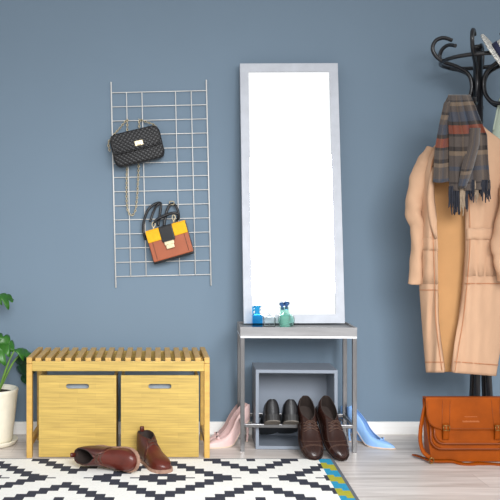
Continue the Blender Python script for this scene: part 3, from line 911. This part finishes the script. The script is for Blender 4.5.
# ------------------------------------------------------------------ coat rack
RKX, RKY = P(481.5, 440, -.25).x, -.25
def rack():
    t = thing('coat_rack', 'black bentwood coat rack holding a coat, scarf and hat', 'coat rack', (RKX, RKY, 0), (0, R(-.55), 0))
    bm = bmesh.new(); add_tube(bm, [(0,0,.50),(0,0,1.845)], .021, 14); add_lathe(bm, [(.021,1.845),(.024,1.85),(.022,1.862),(0,1.866)], 14); obj('pole', bm, M['rack'], t)
    prof = [(.150,1.602),(.140,1.585),(.105,1.578),(.066,1.595),(.036,1.635),(.030,1.69),(.05,1.735),(.10,1.765),(.155,1.785),(.195,1.812),(.212,1.850),(.196,1.885),(.160,1.898),(.12,1.886)]
    for a in (-118, -178, 122, 62, 2, -58):
        ca, sa = math.cos(R(a)), math.sin(R(a))
        bm = bmesh.new(); add_tube(bm, spline([(r*ca, r*sa, z) for r, z in prof], 7), .0092, 10); obj('hook_arm', bm, M['rack'], t)
    bm = bmesh.new(); add_tube(bm, [(.163*math.cos(2*PI*k/48), .163*math.sin(2*PI*k/48), 1.79) for k in range(48)], .0095, 10, closed=True); obj('ring', bm, M['rack'], t)
    for a in (-45, -135, 45, 135):
        ca, sa = math.cos(R(a)), math.sin(R(a))
        pr = [(.014,.62),(.032,.47),(.037,.32),(.05,.17),(.095,.07),(.165,.028),(.22,.017)]
        bm = bmesh.new(); add_tube(bm, spline([(r*ca, r*sa, z) for r, z in pr], 6), .0135, 10); obj('leg', bm, M['rack'], t)
rack()

# ------------------------------------------------------------------ coat
CR = [ # py, xl, xlf, xrf, xr  (contour of the hanging coat)
 (106,459,462,465,469),(118,455,458,463,476),(130,447,453,462,488),(140,440,447,462,503),(148,431,441,462,511),(160,424,435,462.5,516),(175,420,433,463,518),
 (195,417.5,433,464.5,518),(220,417,436,466,518),(250,417,438,466,518),(285,418,438.5,463,516),(320,420.5,439,459.5,508),(345,422.5,442,455.5,503),(374,425,446,451,498)]
def crow(py):
    for a, b in zip(CR, CR[1:]):
        if a[0] <= py <= b[0]:
            t = (py-a[0])/(b[0]-a[0]); return [u+(v-u)*t for u, v in zip(a, b)]
    return list(CR[-1])
def coat_pt(side, s, py, out=0):
    """side -1 left front, 1 right front; s 0 at the front edge, 1 at the side seam"""
    r = crow(min(py, 374)); open_ = min(1, max(0, (py-104)/60))
    e, sd = (r[2], r[1]) if side < 0 else (r[3], r[4])
    px = e + (sd-e)*s
    Y = -.365 - (.095*open_)*math.cos(min(1, s)*PI/2)**.8
    Y += (1-.9*s*s)*(.010*open_*math.sin(px*.55 + py*.012 + side) + .006*math.sin(px*.23 - py*.03) + .003*open_*math.sin(px*.9 + py*.11))
    v = P(px, py, Y); v.y -= out
    return v
def hem(px): return 372.5 + max(0, (px-450))*.08
def coat():
    root = P(466, 374, -.36)
    t = thing('long_coat', 'long tan cotton coat hanging open on the coat rack', 'coat', root)
    bm = bmesh.new(); NS, NB, NV = 12, 14, 46; prev = None
    for j in range(NV+1):
        v = j/NV; row = []
        for side, seq in ((-1, range(NS+1)), (0, range(1, NB)), (1, range(NS, -1, -1))):
            for i in seq:
                if side:
                    s = i/NS; r = crow(106); e = 451 if side > 0 else 440
                    py = 106 + (hem(e + (47 if side > 0 else -15)*s) - 106)*v
                    p = coat_pt(side, s, py)
                    if side < 0 and i == 0: p.y += .02; p.x += .006
                    if side > 0 and i == 0: p.y += .012
                    row.append(bm.verts.new(p))
                else:
                    u = i/NB; py = 106 + (371-106)*v
                    r = crow(py); a, b = coat_pt(-1, 1, py), coat_pt(1, 1, py)
                    p = a.lerp(b, u); op = min(1, max(0, (py-104)/60))
                    p.y += -.036*math.sin(PI*u)**2*op + .003*math.sin(u*22)*op*math.sin(PI*u)
                    row.append(bm.verts.new(p))
        if prev:
            for q in range(len(row)-1): bm.faces.new((prev[q], prev[q+1], row[q+1], row[q]))
        prev = row
    o = obj('body', bm, [M['coat'], M['coat_in']], t, world=True, smooth=True, sub=1)
    return t, o
coat_t, coat_body = coat()
md = coat_body.modifiers.new('sol', 'SOLIDIFY'); md.thickness = .004; md.material_offset = 1; md.offset = -1
def coat_details(t):
    # collar hanging from the hook
    def sleeve(path, name='sleeve', cuff=True):
        bm = bmesh.new(); rings = []
        pts = spline([P(x, y, Y) for x, y, Y, a, b in path], 6)
        n = len(pts); prev = None; seg = 18
        for i, c in enumerate(pts):
            k = i/6; q = min(int(k), len(path)-2); f = k-q
            a = path[q][3]+(path[q+1][3]-path[q][3])*f; b = path[q][4]+(path[q+1][4]-path[q][4])*f
            tn = (pts[min(i+1, n-1)]-pts[max(i-1, 0)]).normalized()
            sx = Vector((1,0,0)); sx = (sx-tn*sx.dot(tn)).normalized(); sy = tn.cross(sx)
            cur = []
            for w in range(seg):
                an = 2*PI*w/seg; rp = 1 + .07*math.sin(3*an + i*.5) + .07*math.sin(i*1.15+an) + .04*math.sin(i*2.1-2*an)
                cur.append(bm.verts.new(c + (sx*a*math.cos(an) + sy*b*math.sin(an))*rp))
            if prev:
                for w in range(seg): bm.faces.new((prev[w], prev[(w+1) % seg], cur[(w+1) % seg], cur[w]))
            prev = cur
        o = obj(name, bm, [M['coat'], M['coat_in']], t, world=True, smooth=True, sub=1, solid=.004, inner=True)
        return o
    s1 = sleeve([(432,150,-.37,.030,.035),(424,166,-.375,.040,.045),(418,188,-.38,.046,.045),(413.5,210,-.385,.037,.042),(417,228,-.385,.030,.036),(417,255,-.375,.027,.034),(415,284,-.365,.030,.036)])
    s2 = sleeve([(513,150,-.38,.040,.045),(513,175,-.42,.048,.045),(510,205,-.46,.048,.042),(503.5,238,-.485,.050,.036),(504,258,-.485,.047,.036),(507,280,-.48,.040,.036)])
    def seam(pts, r=.0011):
        bm = bmesh.new(); add_tube(bm, pts, r, 5); return bm
    def line(side, py0, py1=None, s0=.03, s1=.97, n=14, out=.0035, r=.0016):
        py1 = py1 or py0
        o = obj('seam', seam([coat_pt(side, s0+(s1-s0)*k/n, py0+(py1-py0)*k/n, out) for k in range(n+1)], r), M['seam'], t, world=True)
    line(1, 283.5); line(-1, 290); line(1, 361.5, 365); line(-1, 362)
    line(1, 140, 372, .07, .07, 24); line(-1, 150, 370, .25, .18, 24)
    # pocket flaps and pouches
    def patch(name, side, sa, sb, pa, pb, out, th):
        bm = bmesh.new(); n = 8; rows = []
        for j in range(4):
            py = pa+(pb-pa)*j/3
            rows.append([bm.verts.new(coat_pt(side, sa+(sb-sa)*i/n, py, out)) for i in range(n+1)])
        for a, b in zip(rows, rows[1:]):
            for i in range(n): bm.faces.new((a[i], a[i+1], b[i+1], b[i]))
        return obj(name, bm, M['coat'], t, world=True, smooth=True, solid=th, offset=1)
    patch('pocket', 1, .04, .60, 233, 276, .001, .0016); patch('pocket_flap', 1, .01, .62, 228, 239.5, .003, .003)
    patch('pocket', -1, .04, .80, 246, 284, .001, .0016); patch('pocket_flap', -1, .02, .84, 238, 250.5, .003, .003)
    # lapel facing folded back on the left front
    bm = bmesh.new(); rows = []
    for j in range(13):
        py = 168+(238-168)*j/12; wdt = (math.sin(PI*(j+.6)/13.2)**.6)
        rows.append([bm.verts.new(coat_pt(-1, .0+.42*wdt*i/4, py, .006+.006*math.sin(PI*i/4))) for i in range(5)])
    for a, b in zip(rows, rows[1:]):
        for i in range(4): bm.faces.new((a[i], a[i+1], b[i+1], b[i]))
    obj('lapel', bm, M['coat'], t, world=True, smooth=True, solid=.004, offset=1)
    bm = bmesh.new(); add_tube(bm, spline([P(462,107,-.40), P(466,100.5,-.395), P(471,106,-.40)], 5), .003, 6); obj('hanging_loop', bm, M['coat_in'], t, world=True)
coat_details(coat_t)

# ------------------------------------------------------------------ scarf
def sheet(rows, nu=14, ripple=.008, freq=5, ph=0, voff=0):
    """rows of (py, xl, xr, Y) -> bmesh with UVs"""
    bm = bmesh.new(); uvl = bm.loops.layers.uv.new('UVMap'); n = 40; grid_ = []
    for j in range(n+1):
        k = j/n*(len(rows)-1); q = min(int(k), len(rows)-2); f = k-q
        f2 = f
        py, xl, xr, Y = [u+(v-u)*f2 for u, v in zip(rows[q], rows[q+1])]
        line = []
        for i in range(nu+1):
            u = i/nu; amp = ripple*min(1, j/8)
            yy = Y - .014*math.sin(PI*u) + amp*math.sin(u*freq*PI + ph + j*.02)
            line.append(bm.verts.new(P(xl+(xr-xl)*u, py + 1.5*math.sin(u*4+ph)*min(1, j/8)*.5, yy)))
        grid_.append(line)
    for j in range(n):
        for i in range(nu):
            f = bm.faces.new((grid_[j][i], grid_[j][i+1], grid_[j+1][i+1], grid_[j+1][i])); f.smooth = True
            for lp, (a, b) in zip(f.loops, ((i, j), (i+1, j), (i+1, j+1), (i, j+1))):
                lp[uvl].uv = (a/nu, max(.005, b/n - voff))
    return bm
def scarf():
    t = thing('plaid_scarf', 'fringed grey plaid wool scarf draped over the tan coat', 'scarf', P(461, 210, -.5))
    obj('left_tail', sheet([(95,449,462,-.47),(103,444,456,-.50),(125,439,450,-.505),(150,434.5,449.5,-.51),(182,433,449.5,-.515)], 10, .006, 3, 0, .25), M['plaid'], t, world=True, solid=.005, offset=0)
    obj('back_fold', sheet([(96,455,468,-.475),(110,458,473,-.485),(130,462,480,-.49),(150,466,485,-.495),(182,472,488,-.5)], 10, .007, 4, 1), M['plaid'], t, world=True, solid=.005, offset=0)
    obj('main_drape', sheet([(95,448,470,-.48),(104,447,474,-.515),(120,448,480,-.525),(136,449,487,-.53),(160,449,488,-.532),(178,449,489.5,-.53),(193,450,490,-.53)][:6]+[(190,449.5,490,-.53)], 18, .009, 7, .5), M['plaid'], t, world=True, solid=.005, offset=0)
    obj('crossing_fold', sheet([(128,470,480,-.54),(145,468,479,-.552),(165,462,474,-.555),(188,458,466,-.552)], 8, .004, 2, .2, .62), M['plaid'], t, world=True, solid=.005, offset=0)
    bm = bmesh.new(); rnd = random.Random(4)
    for k in range(52):
        u = k/51; x = 449.5 + 40*u
        top = 187 if x < 468 else 181
        ln = (24 if x < 468 else 17) + rnd.uniform(-6, 5)
        mi = 1 if (460 < x < 465 or 474 < x < 479) else 0
        dx = rnd.uniform(-1.2, 1.6); y0 = -.533 + rnd.uniform(-.008, .006)
        add_tube(bm, spline([P(x, top-1, y0), P(x+dx*.4, top+ln*.35, y0-.004), P(x+dx*.2, top+ln*.7, y0+.003), P(x+dx, top+ln, y0)], 3), [.0034]*4+[.003]*4+[.0024,.002], 6, mi=mi)
    obj('fringe', bm, [M['fringe'], M['fringe_t']], t, world=True)
scarf()

# ------------------------------------------------------------------ hat and sage garment at the right edge
def hat():
    ax = Vector((.68, -.50, .52)).normalized()
    c = P(502.5, 62, -.36)
    m = ax.to_track_quat('Z', 'Y').to_matrix()
    t = thing('straw_hat', 'speckled straw hat with a navy band hanging at the top of the rack', 'hat', c, m.to_euler())
    bm = bmesh.new(); rb = .155
    add_lathe(bm, [(.088,.012),(.100,.006),(.130,.0),(rb,.004),(rb+.002,.0),(rb,-.004),(.128,-.006),(.098,.0),(.088,.004)], 48); obj('brim', bm, M['hat'], t)
    bm = bmesh.new(); add_lathe(bm, [(.089,.004),(.092,.012),(.090,.05),(.084,.095),(.072,.112),(.05,.115),(.02,.105),(0,.100),(0,.095),(.05,.108),(.068,.105),(.079,.09),(.085,.045),(.086,.004)], 48); obj('crown', bm, M['hat'], t)
    bm = bmesh.new(); add_lathe(bm, [(.090,.010),(.0945,.010),(.0935,.034),(.089,.034)], 48); obj('band', bm, M['navy'], t)
hat()
def garment():
    t = thing('sage_jacket', 'pale sage green garment hanging behind the tan coat at the right edge', 'jacket', P(510, 200, -.28))
    bm = bmesh.new(); prev = None
    rows = [(92,503,509,.014),(100,498.5,514,.02),(112,496,520,.028),(124,494,527,.032),(140,490.5,534,.034),(200,494,534,.034),(260,500,532,.034)]
    for j in range(25):
        k = j/24*(len(rows)-1); q = min(int(k), len(rows)-2); f = k-q
        py, a, b, dp = [u+(v-u)*f for u, v in zip(rows[q], rows[q+1])]
        cur = []
        for w in range(28):
            an = 2*PI*w/28; px = (a+b)/2 + (b-a)/2*math.cos(an)
            cur.append(bm.verts.new(P(px, py, -.268 + dp*math.sin(an)*(1+.1*math.sin(5*an)))))
        if prev:
            for w in range(28): bm.faces.new((prev[w], prev[(w+1) % 28], cur[(w+1) % 28], cur[w]))
        prev = cur
    obj('body', bm, M['sage'], t, world=True, smooth=True, solid=.004)
    bm = bmesh.new(); add_tube(bm, spline([P(502.5,95,-.30), P(499,103,-.302), P(496,116,-.304), P(493.2,130,-.305)], 5), .0035, 6); obj('front_seam', bm, M['sage'], t, world=True)
garment()

# ------------------------------------------------------------------ satchel
def satchel():
    d = 3.5
    base = P(465, 459.5, -.465); base.z = 0
    w, h, dp = .380, .272, .085
    t = thing('leather_satchel', 'saddle brown leather satchel leaning on the foot of the coat rack', 'satchel', base, (R(-5), 0, 0))
    def plate(wt, wb, z0, z1, r, n=8):
        o = []
        for k in range(n+1):
            a = R(-90+90*k/n); o.append((wb/2-r+r*math.cos(a), z0+r+r*math.sin(a)))
        o += [(wt/2, z1-.006), (wt/2-.006, z1), (-wt/2+.006, z1), (-wt/2, z1-.006)]
        for k in range(n+1):
            a = R(180+90*k/n); o.append((-wb/2+r+r*math.cos(a), z0+r+r*math.sin(a)))
        return o
    bm = bmesh.new(); add_prism(bm, plate(w, w*.86, .0, h, .012), -dp*.5, dp*.5, bev=.008)
    for v in bm.verts:
        if v.co.y > -.01: v.co.y -= .072*v.co.z/h
    obj('body', bm, M['satchel'], t)
    bm = bmesh.new(); add_prism(bm, plate(w*.955, w*.86, .058, h*.9, .045), -dp*.5-.018, -dp*.5+.01, bev=.006); obj('front_panel', bm, M['satchel'], t)
    bm = bmesh.new(); add_prism(bm, plate(w*.86, w*.80, .083, h*.88, .04), -dp*.5-.032, -dp*.5-.01, bev=.006); obj('front_pocket', bm, M['satchel'], t)
    def outline(wb, z0, r, yy, zt):
        o = [(-wb/2, yy, zt)]
        for k in range(9):
            a = R(180+90*k/8); o.append((-wb/2+r+r*math.cos(a), yy, z0+r+r*math.sin(a)))
        for k in range(9):
            a = R(-90+90*k/8); o.append((wb/2-r+r*math.cos(a), yy, z0+r+r*math.sin(a)))
        o.append((wb/2, yy, zt)); return o
    for ln in (outline(w*.875, .056, .045, -dp*.5-.016, h*.6), outline(w*.815, .081, .04, -dp*.5-.031, h*.55)):
        bm = bmesh.new(); add_tube(bm, ln, .004, 8); obj('piping', bm, M['satchel_d'], t)
    # flap: over the top and down the front
    bm = bmesh.new(); add_prism(bm, plate(w*1.015, w*1.0, .142, h+.006, .062), -dp*.5-.044, -dp*.5-.031, bev=.005); obj('flap', bm, M['satchel'], t)
    bm = bmesh.new(); add_box(bm, (0, -dp*.5-.019, h+.002), (w*1.012, .050, .009), bev=.0042, seg=3); obj('flap_top', bm, M['satchel'], t)
    yf = -dp*.5-.046
    lines = [[(s*.111+q-s*.006, yf+.0015, h-.006), (s*.111+q, yf+.0015, .146)] for s in (-1, 1) for q in (-.016, .016)] + [outline(w*.975, .147, .06, yf+.0015, h-.01)]
    for ln in lines:
        bm = bmesh.new(); add_tube(bm, ln, .0009, 5); obj('stitch_line', bm, M['satchel_d'], t)
    for s in (-1, 1):
        bm = bmesh.new(); add_ribbon(bm, spline([(s*.111, yf+.002, .166),(s*.111, yf-.006, .152),(s*.111, yf-.003, .13),(s*.111, yf+.003, .105),(s*.111, yf+.008, .1)],4), .026, .004, (0,-1,0)); st = obj('strap', bm, M['satchel'], t)
        bm = bmesh.new(); q = .0135
        for a, b in (((-q,-.010),(q,-.010)),((q,-.010),(q,.010)),((q,.010),(-q,.010)),((-q,.010),(-q,-.010)),((0,-.010),(0,.011))):
            add_tube(bm, [(s*.111+a[0], yf-.009, .150+a[1]), (s*.111+b[0], yf-.009, .150+b[1])], .0016, 6)
        obj('buckle', bm, M['brass'], st)
    bm = bmesh.new()
    add_box(bm, (-.002, yf+.0016, .196), (.054, .0016, .0016)); add_box(bm, (-.002, yf+.0016, .1745), (.072, .0016, .0022))
    for k in range(14): add_box(bm, (-.036+.0052*k, yf+.0016, .178), (.0022, .0014, .004 if k % 3 else .006))
    obj('embossed_mark', bm, M['emboss'], t, label='faint embossed mark')
    # shoulder strap
    bm = bmesh.new()
    pts = [P(426,402,-.50),P(423.5,413,-.505),P(420.8,428,-.51),P(420.3,441,-.515),P(423.5,452,-.52),P(430,457.5,-.525)]
    add_ribbon(bm, spline(pts, 6), .017, .004, [(.25,-.95,.1)]*31)
    fl = lambda px, Y, z=.004: Vector(((px-155)*(Y-CAM_Y)/F, Y, z))
    add_ribbon(bm, spline([fl(413.5,-.42,.010),fl(420,-.46,.012),fl(430,-.525,.012)],6), .018, .005, (.3,-.75,.6))
    add_ribbon(bm, spline([fl(430,-.53,.014),fl(440,-.53,.012),fl(452,-.525,.010),fl(460,-.545,.006),fl(468,-.555,.004),fl(478,-.55,.007),fl(490,-.548,.004),fl(503,-.56,.004),fl(514,-.55,.004),fl(520,-.52,.004)],6), .017, .004, (0,-.5,.85))
    sp = obj('shoulder_strap', bm, M['satchel'], t, world=True)
    bm = bmesh.new(); q0 = fl(431.5,-.54,.016)
    add_tube(bm, [q0+Vector((.010*math.cos(k*PI/6), -.004*math.sin(k*PI/6), .013*math.sin(k*PI/6))) for k in range(12)], .0024, 6, closed=True); obj('strap_ring', bm, M['brass'], sp, world=True)
satchel()

# ------------------------------------------------------------------ light
w = bpy.data.worlds.new('studio_daylight'); bpy.context.scene.world = w; w.use_nodes = True
nt = w.node_tree; bg = nt.nodes['Background']
tcw = nt.nodes.new('ShaderNodeTexCoord'); spw = nt.nodes.new('ShaderNodeSeparateXYZ'); rpw = nt.nodes.new('ShaderNodeValToRGB')
mr = nt.nodes.new('ShaderNodeMapRange'); mr.inputs['From Min'].default_value = -1; mr.inputs['From Max'].default_value = 1
nt.links.new(tcw.outputs['Generated'], spw.inputs[0]); nt.links.new(spw.outputs['Z'], mr.inputs['Value']); nt.links.new(mr.outputs[0], rpw.inputs['Fac'])
cr = rpw.color_ramp
cr.elements[0].position = .40; cr.elements[0].color = (.45, .45, .45, 1)
cr.elements[1].position = .48; cr.elements[1].color = (1, 1, 1, 1)
e = cr.elements.new(.74); e.color = (1, 1, 1, 1)
e = cr.elements.new(.82); e.color = (.36, .36, .36, 1)
nt.links.new(rpw.outputs['Color'], bg.inputs['Color']); bg.inputs['Strength'].default_value = 1.1
def area(name, loc, target, size, power, col=(1,1,1), spread=180):
    l = bpy.data.lights.new(name, 'AREA'); l.shape = 'RECTANGLE'; l.size, l.size_y = size; l.energy = power; l.color = col; l.spread = R(spread)
    o = bpy.data.objects.new(name, l); C.objects.link(o); o.location = loc
    o.rotation_euler = (Vector(target)-Vector(loc)).to_track_quat('-Z', 'Y').to_euler(); return o
area('softbox_light', (.8, -4.1, 1.9), (.3, -.7, -.05), (2.4, 1.4), 40, (.97, .985, 1), 75)

cam = bpy.data.cameras.new('camera'); co = bpy.data.objects.new('camera', cam); C.objects.link(co)
co.location = (0, CAM_Y, CAM_Z); co.rotation_euler = (PI/2, 0, 0)
cam.sensor_width = 36; cam.lens = F/500*36; cam.shift_x = .19; cam.shift_y = -.02
sc = bpy.context.scene; sc.camera = co
sc.view_settings.view_transform = 'Standard'; sc.view_settings.look = 'None'; sc.view_settings.gamma = 1
sc.view_settings.use_curve_mapping = False; sc.view_settings.exposure = 0
